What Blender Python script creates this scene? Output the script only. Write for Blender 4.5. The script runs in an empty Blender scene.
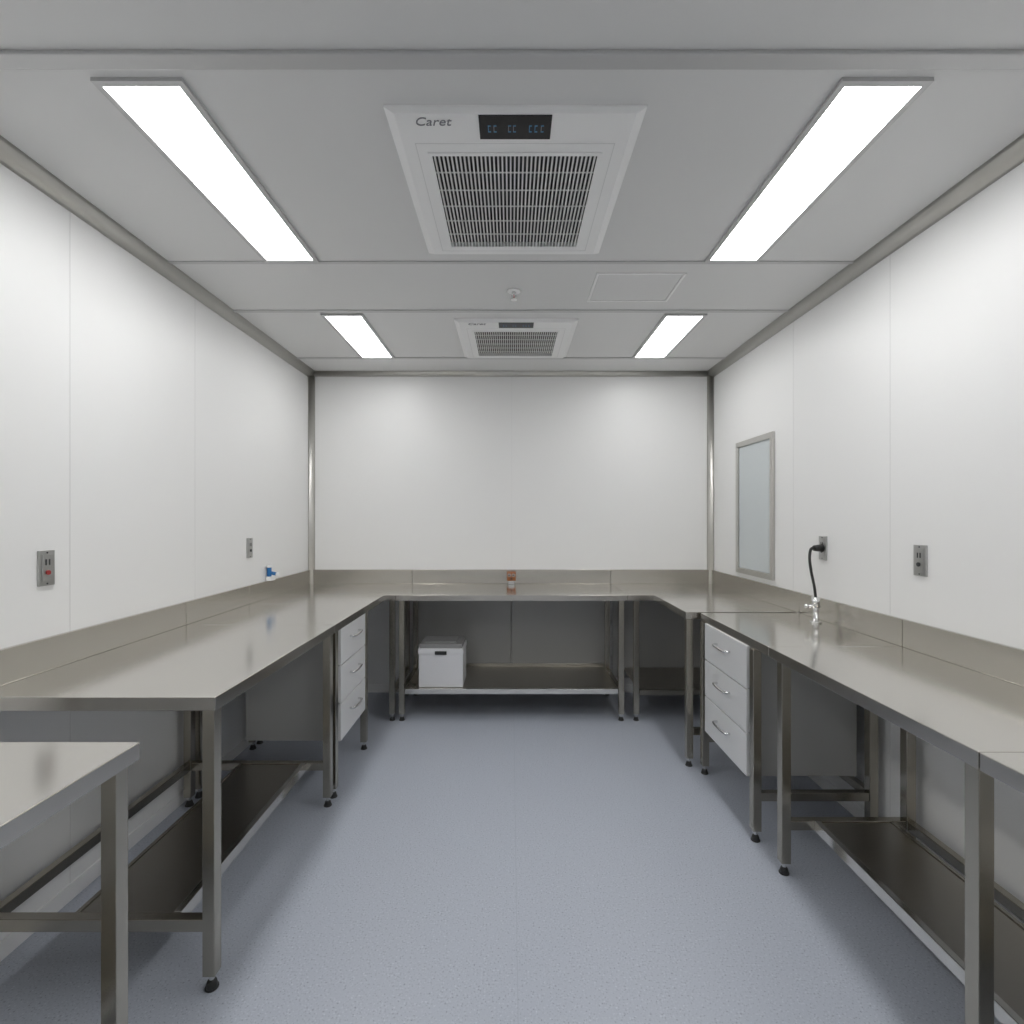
import bpy, bmesh, math
from mathutils import Vector, Matrix
S = bpy.context.scene
try:
    S.view_settings.view_transform = 'Standard'
    S.view_settings.look = 'None'
except Exception: pass

# ------------------------------------------------------------ materials
def new_mat(name, col, rough=0.5, metal=0.0, emit=None, estr=0.0, spec=None, coat=0.0):
    m = bpy.data.materials.new(name); m.use_nodes = True
    b = m.node_tree.nodes['Principled BSDF']
    b.inputs['Base Color'].default_value = (*col, 1)
    b.inputs['Roughness'].default_value = rough
    b.inputs['Metallic'].default_value = metal
    if spec is not None: b.inputs['Specular IOR Level'].default_value = spec
    if coat: b.inputs['Coat Weight'].default_value = coat
    if emit:
        b.inputs['Emission Color'].default_value = (*emit, 1)
        b.inputs['Emission Strength'].default_value = estr
    return m

def brushed(name, col, rough, amt=0.012):
    # very low-frequency sheen variation: reads as smooth satin steel
    m = new_mat(name, col, rough, 1.0)
    nt = m.node_tree; N = nt.nodes; L = nt.links; b = N['Principled BSDF']
    tc = N.new('ShaderNodeTexCoord')
    no = N.new('ShaderNodeTexNoise'); no.inputs['Scale'].default_value = 1.5; no.inputs['Detail'].default_value = 0
    L.new(tc.outputs['Object'], no.inputs['Vector'])
    mr = N.new('ShaderNodeMapRange')
    mr.inputs['To Min'].default_value = rough - amt; mr.inputs['To Max'].default_value = rough + amt
    L.new(no.outputs['Fac'], mr.inputs['Value']); L.new(mr.outputs['Result'], b.inputs['Roughness'])
    return m

def wall_mat(name, col, rough):
    m = new_mat(name, col, rough)
    nt = m.node_tree; N = nt.nodes; L = nt.links; b = N['Principled BSDF']
    tc = N.new('ShaderNodeTexCoord')
    no = N.new('ShaderNodeTexNoise'); no.inputs['Scale'].default_value = 1.6; no.inputs['Detail'].default_value = 2
    L.new(tc.outputs['Object'], no.inputs['Vector'])
    bp = N.new('ShaderNodeBump'); bp.inputs['Strength'].default_value = 0.06; bp.inputs['Distance'].default_value = 0.02
    L.new(no.outputs['Fac'], bp.inputs['Height']); L.new(bp.outputs['Normal'], b.inputs['Normal'])
    return m

def floor_mat():
    m = new_mat('vinyl_floor', (0.36, 0.42, 0.52), 0.38)
    nt = m.node_tree; N = nt.nodes; L = nt.links; b = N['Principled BSDF']
    tc = N.new('ShaderNodeTexCoord')
    vo = N.new('ShaderNodeTexNoise'); vo.inputs['Scale'].default_value = 165; vo.inputs['Detail'].default_value = 3
    L.new(tc.outputs['Object'], vo.inputs['Vector'])
    r = N.new('ShaderNodeValToRGB')
    r.color_ramp.elements[0].position = 0.33; r.color_ramp.elements[0].color = (0.29, 0.32, 0.385, 1)
    r.color_ramp.elements[1].position = 0.70; r.color_ramp.elements[1].color = (0.62, 0.655, 0.725, 1)
    e = r.color_ramp.elements.new(0.395); e.color = (0.475, 0.51, 0.585, 1)
    e = r.color_ramp.elements.new(0.60); e.color = (0.490, 0.525, 0.60, 1)
    L.new(vo.outputs['Fac'], r.inputs['Fac'])
    L.new(r.outputs['Color'], b.inputs['Base Color'])
    return m

M = {}
M['wall'] = wall_mat('white_panel_wall', (0.84, 0.84, 0.835), 0.42)
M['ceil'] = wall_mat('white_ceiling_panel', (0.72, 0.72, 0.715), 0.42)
M['floor'] = floor_mat()
M['joint'] = new_mat('joint_sealant', (0.74, 0.74, 0.735), 0.6)
M['fjoint'] = new_mat('floor_weld', (0.43, 0.465, 0.535), 0.5)
M['alu'] = brushed('aluminium_profile', (0.60, 0.59, 0.56), 0.42)
M['alul'] = new_mat('satin_trim', (0.56, 0.56, 0.56), 0.4, 0.3)
M['top'] = brushed('stainless_top', (0.74, 0.72, 0.68), 0.16)
M['edge'] = brushed('stainless_edge', (0.60, 0.575, 0.53), 0.24)
M['steel'] = brushed('stainless_frame', (0.46, 0.43, 0.37), 0.25)
M['shelf'] = brushed('stainless_shelf', (0.46, 0.435, 0.39), 0.28)
M['foot'] = new_mat('black_foot', (0.03, 0.03, 0.03), 0.4)
M['chrome'] = new_mat('chrome', (0.75, 0.75, 0.75), 0.15, 1.0)
M['cab'] = new_mat('drawer_white', (0.80, 0.80, 0.80), 0.35)
M['shadeg'] = new_mat('under_bench_shade_grey', (0.42, 0.42, 0.41), 0.4)  # shade put into the colour: white cabinet sides and wall under the benches
M['gap'] = new_mat('drawer_gap', (0.12, 0.12, 0.12), 0.6)
M['plast'] = new_mat('white_plastic', (0.90, 0.90, 0.895), 0.35)
M['slat'] = new_mat('grille_plastic', (0.74, 0.74, 0.73), 0.4)
M['dark'] = new_mat('dark_cavity', (0.045, 0.047, 0.05), 0.6)
M['black'] = new_mat('black_gloss', (0.008, 0.008, 0.010), 0.3)
M['blackp'] = new_mat('black_plastic', (0.02, 0.02, 0.02), 0.4)
M['led'] = new_mat('blue_led', (0.03, 0.12, 0.2), 0.4, 0, (0.15, 0.5, 0.9), 0.12)
M['logo'] = new_mat('logo_grey', (0.22, 0.22, 0.24), 0.5)
M['lamp'] = new_mat('light_diffuser', (0.9, 0.9, 0.9), 0.5, 0, (1.0, 0.998, 0.99), 15.5)
M['lamp2'] = new_mat('light_diffuser_dimmed', (0.9, 0.9, 0.9), 0.5, 0, (1.0, 0.998, 0.99), 11.5)
M['plate'] = brushed('outlet_plate', (0.50, 0.50, 0.49), 0.38)
M['red'] = new_mat('red_button', (0.35, 0.03, 0.03), 0.4)
M['orange'] = new_mat('orange_plastic', (0.36, 0.13, 0.045), 0.5)
M['blue'] = new_mat('blue_plastic', (0.02, 0.16, 0.42), 0.4)
M['boxw'] = new_mat('box_white', (0.80, 0.80, 0.82), 0.45)
M['boxg'] = new_mat('box_lid_grey', (0.28, 0.28, 0.28), 0.5)
M['glass'] = new_mat('frosted_glass', (0.58, 0.625, 0.64), 0.22)

# ------------------------------------------------------------ builder
class B:
    def __init__(s, name, origin=(0, 0, 0)):
        s.name = name; s.bm = bmesh.new(); s.mats = []; s.o = Vector(origin)
    def mi(s, m):
        if m not in s.mats: s.mats.append(m)
        return s.mats.index(m)
    def box(s, x0, x1, y0, y1, z0, z1, m, side=None):
        i = s.mi(m); j = s.mi(side) if side else i
        x0, x1 = sorted((x0, x1)); y0, y1 = sorted((y0, y1)); z0, z1 = sorted((z0, z1))
        v = [s.bm.verts.new((x, y, z)) for z in (z0, z1) for y in (y0, y1) for x in (x0, x1)]
        for n, f in enumerate(((0, 2, 3, 1), (4, 5, 7, 6), (0, 1, 5, 4), (2, 6, 7, 3), (0, 4, 6, 2), (1, 3, 7, 5))):
            s.bm.faces.new([v[k] for k in f]).material_index = i if n == 1 else j
    def prism(s, pts, vec, m, smooth=False):
        i = s.mi(m); vec = Vector(vec)
        a = [s.bm.verts.new(p) for p in pts]; b = [s.bm.verts.new(Vector(p) + vec) for p in pts]
        n = len(pts)
        s.bm.faces.new(a).material_index = i
        s.bm.faces.new(b[::-1]).material_index = i
        for k in range(n):
            f = s.bm.faces.new((a[k], b[k], b[(k+1) % n], a[(k+1) % n])); f.material_index = i; f.smooth = smooth
    def cyl(s, p0, p1, r0, m, r1=None, seg=20):
        i = s.mi(m); r1 = r0 if r1 is None else r1
        p0 = Vector(p0); p1 = Vector(p1); d = p1-p0
        q = d.to_track_quat('Z', 'Y').to_matrix()
        A = []; Bv = []
        for k in range(seg):
            a = 2*math.pi*k/seg; c = Vector((math.cos(a), math.sin(a), 0))
            A.append(s.bm.verts.new(p0+q@(c*r0))); Bv.append(s.bm.verts.new(p1+q@(c*r1)))
        s.bm.faces.new(A[::-1]).material_index = i; s.bm.faces.new(Bv).material_index = i
        for k in range(seg):
            f = s.bm.faces.new((A[k], A[(k+1) % seg], Bv[(k+1) % seg], Bv[k])); f.material_index = i; f.smooth = True
    def tube(s, pts, r, m, seg=12, sub=6):
        P = [Vector(p) for p in pts]; Q = []
        for k in range(len(P)-1):
            a = P[max(k-1, 0)]; b = P[k]; c = P[k+1]; d = P[min(k+2, len(P)-1)]
            for j in range(sub):
                t = j/sub
                Q.append(0.5*((2*b)+(c-a)*t+(2*a-5*b+4*c-d)*t*t+(3*b-a-3*c+d)*t**3))
        Q.append(P[-1]); i = s.mi(m); rings = []
        for k, p in enumerate(Q):
            d = (Q[min(k+1, len(Q)-1)]-Q[max(k-1, 0)]).normalized()
            q = d.to_track_quat('Z', 'Y').to_matrix()
            rings.append([s.bm.verts.new(p+q@Vector((math.cos(2*math.pi*j/seg)*r, math.sin(2*math.pi*j/seg)*r, 0))) for j in range(seg)])
        for a, b in zip(rings, rings[1:]):
            for j in range(seg):
                f = s.bm.faces.new((a[j], a[(j+1) % seg], b[(j+1) % seg], b[j])); f.material_index = i; f.smooth = True
        s.bm.faces.new(rings[0][::-1]).material_index = i; s.bm.faces.new(rings[-1]).material_index = i
    def ball(s, c, r, m, sc=(1, 1, 1)):
        i = s.mi(m)
        mat = Matrix.Translation(c) @ Matrix.Diagonal((*sc, 1))
        g = bmesh.ops.create_uvsphere(s.bm, u_segments=20, v_segments=12, radius=r, matrix=mat)
        for v in g['verts']:
            for f in v.link_faces: f.material_index = i; f.smooth = True
    def done(s, bevel=0.0, parent=None):
        bmesh.ops.recalc_face_normals(s.bm, faces=s.bm.faces)
        me = bpy.data.meshes.new(s.name)
        for v in s.bm.verts: v.co -= s.o
        s.bm.to_mesh(me); s.bm.free()
        for m in s.mats: me.materials.append(M[m])
        o = bpy.data.objects.new(s.name, me); S.collection.objects.link(o); o.location = s.o
        if bevel:
            bv = o.modifiers.new('bevel', 'BEVEL'); bv.width = bevel; bv.segments = 2; bv.limit_method = 'ANGLE'
            bv.angle_limit = math.radians(50)
        if parent: o.parent = parent
        return o

# ------------------------------------------------------------ room
XW = 1.574; YB = 4.10; YF = -1.6; H = 2.506
b = B('floor'); b.box(-XW-.1, XW+.1, YF-.1, YB+.1, -.1, 0, 'floor')
b.box(.018, .0205, YF, YB, 0, .0004, 'fjoint'); b.done()
b = B('ceiling'); b.box(-XW-.1, XW+.1, YF-.1, YB+.1, H, H+.1, 'ceil'); b.done()
b = B('wall_left'); b.box(-XW-.1, -XW, YF-.1, YB+.1, 0, H, 'wall')
for y in (-.35, .39, 1.13, 1.869, 2.608): b.box(-XW, -XW+.0006, y-.0018, y+.0018, 0, H, 'joint')
b.done()
b = B('wall_right'); b.box(XW, XW+.1, YF-.1, YB+.1, 0, H, 'wall')
for y in (-.05, .69, 1.43, 2.174, 2.92): b.box(XW-.0006, XW, y-.0018, y+.0018, 0, H, 'joint')
b.done()
b = B('wall_back'); b.box(-XW, XW, YB, YB+.1, 0, H, 'wall')
b.box(.005, .0065, YB-.0005, YB, 0, H, 'joint'); b.done()
b = B('wall_front'); b.box(-XW, XW, YF-.1, YF, 0, H, 'wall'); b.done()

def cove(r, n=6):
    pts = [(0, 0), (r, 0)]
    for k in range(1, n):
        a = math.pi/2*k/n
        pts.append((r*math.cos(a)*.92, r*math.sin(a)*.92))
    pts.append((0, r)); return pts
t = 1
def trim(fn, vec, r):
    global t
    b = B('trim_%d' % t); t += 1
    b.prism([fn(u, v) for u, v in cove(r)], vec, 'alu', True); b.done()
trim(lambda u, v: (-XW+u, YF, H-v), (0, YB-YF, 0), .050)
trim(lambda u, v: (XW-u, YF, H-v), (0, YB-YF, 0), .050)
trim(lambda u, v: (-XW, YB-u, H-v), (2*XW, 0, 0), .036)
trim(lambda u, v: (-XW+u, YB-v, 0), (0, 0, H), .04)
trim(lambda u, v: (XW-u, YB-v, 0), (0, 0, H), .04)
for y, w, d, mm in ((1.300, .046, .012, 'alul'), (2.338, .022, .006, 'alul'), (2.888, .03, .006, 'alul'), (3.74, .03, .006, 'alul')):
    b = B('trim_%d' % t); t += 1
    b.box(-XW+.03, XW-.03, y-w/2, y+w/2, H-d, H, mm)
    b.done(.003)
for nm, x0, x1 in (('left', -XW, -XW+.006), ('right', XW-.006, XW)):
    b = B('baseboard_'+nm); b.box(x0, x1, YF, YB-.04, 0, .06, 'plast'); b.done()
b = B('baseboard_back'); b.box(-XW+.04, XW-.04, YB-.006, YB, 0, .06, 'plast'); b.done()

# ceiling lights
def light(cx, y0, y1, w=.238, lm='lamp'):
    b = B('ceiling_panel_light', (cx, (y0+y1)/2, H))
    x0 = cx-w/2; x1 = cx+w/2; f = .018; z0 = H-.010
    b.box(x0, x0+f, y0, y1, z0, H, 'alul'); b.box(x1-f, x1, y0, y1, z0, H, 'alul')
    b.box(x0+f, x1-f, y0, y0+f, z0, H, 'alul'); b.box(x0+f, x1-f, y1-f, y1, z0, H, 'alul')
    b.box(x0+f, x1-f, y0+f, y1-f, H-.006, H-.001, lm)
    b.done()
for cx in (-.972, .978):
    light(cx, 1.358, 2.322); light(cx, -.40, .56)
light(-.945, 2.925, 3.72, lm='lamp2'); light(.978, 2.925, 3.72, lm='lamp2')

# air conditioners
def ac(cx, y0, y1, w=.73):
    D = y1-y0; k = D/.797
    z1 = H-.020
    b = B('ceiling_air_conditioner', (cx, (y0+y1)/2, H))
    X = lambda u: cx+u*w/.73
    Y = lambda v: y0+v*k
    ox0, ox1 = X(-.365), X(.365); oy0, oy1 = y0, y1
    gx0, gx1 = X(-.262), X(.262); gy0, gy1 = Y(.165), Y(.715)
    i = b.mi('plast')
    fx0, fx1, fy0, fy1 = ox0+.028, ox1-.028, oy0+.006, oy1-.02
    def rect(x0, x1, ya, yb, z): return [b.bm.verts.new(p) for p in ((x0, ya, z), (x1, ya, z), (x1, yb, z), (x0, yb, z))]
    R0 = rect(ox0, ox1, oy0, oy1, H); R1 = rect(ox0, ox1, oy0, oy1, H-.006)
    R2 = rect(fx0, fx1, fy0, fy1, z1); R3 = rect(gx0, gx1, gy0, gy1, z1); R4 = rect(gx0, gx1, gy0, gy1, H-.001)
    for a, c in ((R0, R1), (R1, R2), (R2, R3), (R3, R4)):
        for k2 in range(4):
            b.bm.faces.new((a[k2], a[(k2+1) % 4], c[(k2+1) % 4], c[k2])).material_index = i
    b.bm.faces.new(R4).material_index = b.mi('dark')
    g = .006; zf = z1-.004
    b.box(gx0-g, gx0+g, gy0-g, gy1+g, zf, z1, 'plast'); b.box(gx1-g, gx1+g, gy0-g, gy1+g, zf, z1, 'plast')
    b.box(gx0+g, gx1-g, gy0-g, gy0+g, zf, z1, 'plast'); b.box(gx0+g, gx1-g, gy1-g, gy1+g, zf, z1, 'plast')
    n = 40
    for k2 in range(1, n):
        x = gx0+(gx1-gx0)*k2/n
        b.box(x-.0026, x+.0026, gy0, gy1, z1-.003, z1+.003, 'slat')
    for k2 in range(1, 6):
        y = gy0+(gy1-gy0)*k2/6
        b.box(gx0, gx1, y-.0016, y+.0016, z1+.001, z1+.004, 'slat')
    for (xa, xb, ya, yb) in ((X(-.300), X(.300), Y(.120), Y(.1225)), (X(-.300), X(-.2975), Y(.12), Y(.75)), (X(.2975), X(.300), Y(.12), Y(.75)), (X(-.3), X(.3), Y(.7475), Y(.75))):
        b.box(xa, xb, ya, yb, z1-.0006, z1, 'joint')
    dx0, dx1, dy0, dy1 = X(-.103), X(.103), Y(.010), Y(.100)
    b.box(dx0, dx1, dy0, dy1, z1-.003, z1-.0001, 'black')
    zz = z1-.0036
    for u in (-.078, -.062, -.020, -.006, .040, .056, .074):
        b.box(X(u), X(u+.008), Y(.068), Y(.072), zz, zz+.001, 'led')
        b.box(X(u), X(u+.008), Y(.046), Y(.049), zz, zz+.001, 'led')
        b.box(X(u), X(u+.0018), Y(.049), Y(.068), zz, zz+.001, 'led' if u in (-.078, .040, .056) else 'logo')
    o = b.done()
    cu = bpy.data.curves.new('lettering', 'FONT'); cu.body = 'Caret'; cu.size = .044; cu.shear = .3; cu.extrude = .0006
    cu.align_x = 'CENTER'; cu.align_y = 'CENTER'
    cu.materials.append(M['logo'])
    tx = bpy.data.objects.new('lettering', cu); S.collection.objects.link(tx)
    tx.parent = o; tx.matrix_parent_inverse = Matrix.Identity(4)
    tx.location = (X(-.236)-cx, Y(.036)-(y0+y1)/2, z1-.0008-H)
    tx.rotation_euler = (math.pi, 0, 0)
    return o
ac(.012, 1.448, 2.25)
ac(.030, 3.000, 3.70, .715)

# sprinkler
b = B('ceiling_sprinkler', (.015, 2.637, H)); x, y = .015, 2.637
b.cyl((x, y, H), (x, y, H-.006), .036, 'plast', .030); b.cyl((x, y, H-.006), (x, y, H-.022), .010, 'chrome')
b.cyl((x-.010, y, H-.022), (x-.006, y, H-.042), .002, 'chrome'); b.cyl((x+.010, y, H-.022), (x+.006, y, H-.042), .002, 'chrome')
b.cyl((x, y, H-.022), (x, y, H-.042), .003, 'red'); b.cyl((x, y, H-.042), (x, y, H-.045), .018, 'chrome'); b.done()
# access hatch
b = B('ceiling_access_hatch', (.61, 2.6, H))
x0, x1, y0, y1 = .40, .82, 2.44, 2.76; f = .012
b.box(x0, x1, y0, y0+f, H-.005, H, 'plast'); b.box(x0, x1, y1-f, y1, H-.005, H, 'plast')
b.box(x0, x0+f, y0+f, y1-f, H-.005, H, 'plast'); b.box(x1-f, x1, y0+f, y1-f, H-.005, H, 'plast')
b.box(x0+f+.003, x1-f-.003, y0+f+.003, y1-f-.003, H-.003, H, 'ceil'); b.done(.001)

# window on the right wall
b = B('window_1', (XW, 3.385, 1.44)); y0, y1, z0, z1 = 3.12, 3.63, .99, 1.88; f = .035; d = XW-.018
b.box(d, XW, y0, y0+f, z0, z1, 'alu'); b.box(d, XW, y1-f, y1, z0, z1, 'alu')
b.box(d, XW, y0+f, y1-f, z0, z0+f, 'alu'); b.box(d, XW, y0+f, y1-f, z1-f, z1, 'alu')
b.box(XW-.008, XW-.001, y0+f, y1-f, z0+f, z1-f, 'glass')
b.done(.002)

# ------------------------------------------------------------ benches
ZT = .85; TH = .040; LG = .036
def leg(b, x, y, top=ZT-TH):
    h = LG/2
    b.box(x-h, x+h, y-h, y+h, .045, top, 'steel')
    b.cyl((x, y, .018), (x, y, .047), .008, 'chrome', seg=12)
    b.cyl((x, y, .006), (x, y, .024), .017, 'foot', .012, seg=16)
    b.cyl((x, y, 0), (x, y, .006), .019, 'foot', seg=16)
def tops(b, rects):
    for x0, x1, y0, y1 in rects:
        b.box(x0, x1, y0, y1, ZT-TH, ZT, 'top', 'edge')
def splash(b, side, a0, a1, z=.960):
    if side == 'L': b.box(-XW+.001, -XW+.016, a0, a1, ZT, z, 'edge')
    if side == 'R': b.box(XW-.016, XW-.001, a0, a1, ZT, z, 'edge')
    if side == 'B': b.box(a0, a1, YB-.016, YB-.001, ZT, z, 'edge')
ZR = .19
def rail(b, x0, x1, y0, y1, z=ZR, h=.036, m='steel'): b.box(x0, x1, y0, y1, z-h/2, z+h/2, m)
def side_bench(side, ya, yb, front, shelf=True, legs=None, legx=.022, shelfx=(.12, .42), bar=True):
    s = -1 if side == 'L' else 1
    b = B('stainless_steel_workbench', (s*(front+XW)/2, (ya+yb)/2, 0))
    xw = s*(XW-.001); xf = s*front
    tops(b, [(min(xw, xf), max(xw, xf), ya, yb)])
    splash(b, side, ya, yb)
    lf = s*(front+legx); lb = s*(XW-.05)
    legs = legs or (ya+.020, yb-.03)
    for y in legs: leg(b, lf, y); leg(b, lb, y)
    h = LG/2
    if bar:
        for y in legs: rail(b, min(lf, lb)+h, max(lf, lb)-h, y-.015, y+.015)
        rail(b, lb-.014, lb+.014, legs[0]+h, legs[1]-h)
    if shelf:
        xa = s*(front+shelfx[0]); xb = s*(front+shelfx[1])
        rail(b, min(xa, xa+s*.022), max(xa, xa+s*.022), legs[0]+.0155, legs[1]-.0155, ZR, .04, 'top')
        b.box(xa+s*.0225, xb-s*.0005, legs[0]+.0155, legs[1]-.0155, ZR+.002, ZR+.012, 'shelf')
        rail(b, min(xb, xb+s*.015), max(xb, xb+s*.015), legs[0]+.0155, legs[1]-.0155, ZR, .03)
    return b.done(.002)

side_bench('L', .25, 1.20, .85, legs=(.30, 1.176), legx=.040)
side_bench('L', 1.50, 2.512, .846)
side_bench('L', 2.514, 3.120, .846, shelf=False, bar=False, legs=(2.560, 3.092))
side_bench('R', .20, 1.147, 1.026, legs=(.25, .88))
side_bench('R', 1.150, 2.085, 1.026, shelfx=(.13, .42), legs=(1.172, 2.01))
side_bench('R', 2.087, 2.830, 1.026, shelf=False, bar=True, legs=(2.215, 2.795), legx=.008)

# left corner bench
b = B('stainless_steel_workbench', (-1.2, 3.6, 0))
tops(b, [(-XW+.001, -.846, 3.122, 3.49), (-XW+.001, -.772, 3.49, YB-.001)])
splash(b, 'L', 3.122, YB-.0165); splash(b, 'B', -XW+.001, -.772)
leg(b, -.800, 3.53); leg(b, -.800, 4.04); leg(b, -1.52, 3.17); leg(b, -1.52, 4.04)
rail(b, -.815, -.785, 3.55, 4.02); b.done(.002)
# back bench, with added grey sheets behind that paint the under-bench shadow
b = B('stainless_steel_workbench', (0, 3.8, 0))
tops(b, [(-.770, .777, 3.49, YB-.001)]); splash(b, 'B', -.770, .777)
for x in (-.735, .742):
    leg(b, x, 3.53); leg(b, x, 4.04); rail(b, x-.015, x+.015, 3.55, 4.02)
b.box(-.712, .719, 3.5305, 4.0545, .205, .216, 'shelf'); b.box(-.712, .719, 3.510, 3.530, .182, .217, 'top'); b.box(-.712, .719, 4.055, 4.07, .205, .235, 'shelf')
b.box(-.76, .001, 4.076, 4.082, .12, ZT-TH, 'shadeg'); b.box(.004, .765, 4.076, 4.082, .12, ZT-TH, 'shadeg')
b.done(.002)
# right corner bench
b = B('stainless_steel_workbench', (1.2, 3.5, 0))
tops(b, [(.779, XW-.001, 3.49, YB-.001), (.955, XW-.001, 2.860, 3.49)])
splash(b, 'R', 2.832, YB-.0165); splash(b, 'B', .779, XW-.001)
leg(b, .843, 3.53); leg(b, .843, 4.04); leg(b, .980, 2.885); leg(b, 1.52, 2.885); leg(b, 1.52, 4.04)
rail(b, .865, 1.50, 3.515, 3.545); rail(b, 1.505, 1.535, 2.915, 4.02); rail(b, 1.0, 1.50, 2.870, 2.900)
b.box(.865, 1.5045, 3.5455, 4.05, .196, .207, 'shelf')
b.box(.79, 1.54, 4.076, 4.082, .12, ZT-TH, 'shadeg')  # added grey sheet, stands in for shadow under the corner bench
b.done(.002)

# drawer cabinets (hung under benches)
def drawers(side, xf, y0, y1, depth=.48):
    s = -1 if side == 'L' else 1
    b = B('drawer_cabinet', (s*(xf+depth/2), (y0+y1)/2, .5))
    z0, z1 = .245, ZT-TH-.0005
    xb = s*(xf+depth); xi = s*(xf+.018)
    b.box(xi, xb, y0+.003, y1-.003, z0, z1, 'shadeg')  # white body coloured grey to paint the shade under the bench
    b.box(s*(xf+.014), xi, y0+.006, y1-.006, z0+.006, z1-.004, 'gap')
    hs = (z1-z0-.012)/3
    for k in range(3):
        a = z0+k*(hs+.006); c = a+hs
        b.box(s*xf, s*(xf+.016), y0, y1, a, c, 'cab')
        zc = a+hs*.62; ym = (y0+y1)/2; L = .075
        b.tube([(s*xf, ym-L, zc), (s*(xf-.022), ym-L+.008, zc), (s*(xf-.028), ym, zc), (s*(xf-.022), ym+L-.008, zc), (s*xf, ym+L, zc)], .006, 'chrome')
    return b.done(.0025)
drawers('L', .852, 2.625, 3.062)
drawers('R', 1.018, 2.265, 2.752)

# storage box on back bench shelf
b = B('storage_box', (-.475, 3.66, .2175)); x0, x1, y0, y1, z = -.625, -.325, 3.545, 3.80, .2165
b.box(x0, x1, y0, y1, z, z+.255, 'boxw'); b.box(x0-.004, x1+.004, y0-.004, y1+.004, z+.225, z+.262, 'boxw')
b.box(x0+.006, x1-.006, y0+.006, y1-.006, z+.262, z+.290, 'boxg'); b.box(x0+.03, x1-.05, y0+.03, y1-.05, z+.29, z+.302, 'boxg')
b.box(-.515, -.435, y0-.010, y0-.003, z+.222, z+.246, 'blackp'); b.done(.003)

# outlets
def outlet(side, y, z, btn='red', w=.060, h=.118):
    s = -1 if side == 'L' else 1
    b = B('wall_outlet', (s*XW, y, z)); xo = s*(XW-.008)
    b.box(s*XW, xo, y-w/2, y+w/2, z-h/2, z+h/2, 'plate')
    b.box(xo, s*(XW-.010), y-.020, y+.020, z-.045, z+.045, 'plate')
    b.box(s*(XW-.010), s*(XW-.0115), y-.009, y-.004, z+.010, z+.030, 'dark')
    b.box(s*(XW-.010), s*(XW-.0115), y+.004, y+.009, z+.010, z+.030, 'dark')
    b.cyl((s*(XW-.010), y, z-.015), (s*(XW-.015), y, z-.015), .008, btn)
    b.cyl((s*(XW-.008), y, z+.052), (s*(XW-.010), y, z+.052), .003, 'dark', seg=8)
    b.cyl((s*(XW-.008), y, z-.052), (s*(XW-.010), y, z-.052), .003, 'dark', seg=8)
    return b.done(.0015)
outlet('L', 1.768, 1.194); outlet('L', 3.145, 1.183, 'dark'); outlet('R', 2.008, 1.20, 'dark'); outlet('R', 2.635, 1.212, 'dark')

# plug and cable to fitting
b = B('power_plug_with_cable', (1.5, 2.6, 1.1))
b.cyl((XW-.012, 2.632, 1.212), (XW-.055, 2.625, 1.212), .020, 'blackp', .014)
b.tube([(XW-.052, 2.625, 1.212), (1.492, 2.605, 1.208), (1.474, 2.585, 1.165), (1.476, 2.575, 1.10), (1.488, 2.57, 1.03), (1.495, 2.57, .975)], .0065, 'blackp')
b.done()
b = B('bench_tap', (1.495, 2.57, .85)); x, y = 1.495, 2.57
b.cyl((x, y, .8502), (x, y, .858), .026, 'chrome'); b.cyl((x, y, .858), (x, y, .955), .013, 'chrome'); b.cyl((x, y, .925), (x, y, .976), .018, 'chrome')
b.cyl((x-.045, y, .93), (x+.02, y, .93), .008, 'chrome'); b.ball((x-.045, y, .93), .012, 'chrome')
b.tube([(x, y, .90), (x-.02, y-.035, .905), (x-.03, y-.06, .89), (x-.032, y-.066, .872)], .008, 'chrome'); b.done()

# push-button box standing at the back splash
b = B('push_button_box', (.003, 4.05, .85)); y = 4.05
b.box(-.030, .036, y-.022, y+.022, .880, .945, 'orange'); b.box(-.020, .026, y-.016, y+.016, .8502, .880, 'chrome')
for x in (-.013, .019):
    b.cyl((x, y-.022, .923), (x, y-.030, .923), .012, 'plast'); b.cyl((x, y-.030, .923), (x, y-.033, .923), .009, 'blackp')
b.cyl((.003, y-.022, .896), (.003, y-.028, .896), .008, 'blackp'); b.done(.004)

# blue hose coupling on left splashback
b = B('hose_coupling', (-1.55, 3.38, .96)); x, y = -1.556, 3.38
b.box(x-.012, x+.022, y-.03, y+.03, .9603, .987, 'plast'); b.cyl((x, y-.01, .987), (x, y-.01, 1.045), .014, 'blue')
b.cyl((x, y-.01, 1.045), (x, y-.01, 1.06), .018, 'plast'); b.cyl((x, y, 1.01), (x+.05, y, 1.0), .011, 'blue'); b.ball((x+.05, y, 1.0), .014, 'plast'); b.done(.001)

# ------------------------------------------------------------ world, camera
w = bpy.data.worlds.new('world'); S.world = w; w.use_nodes = True
w.node_tree.nodes['Background'].inputs[0].default_value = (.8, .85, .9, 1); w.node_tree.nodes['Background'].inputs[1].default_value = .3
cam = bpy.data.cameras.new('camera'); co = bpy.data.objects.new('camera', cam); S.collection.objects.link(co)
co.location = (0, 0, 1.363); co.rotation_euler = (math.pi/2, 0, 0)
cam.sensor_width = 36; cam.lens = 18.41; cam.shift_x = 1/1024; cam.shift_y = 6/1024; cam.clip_start = .02
S.camera = co
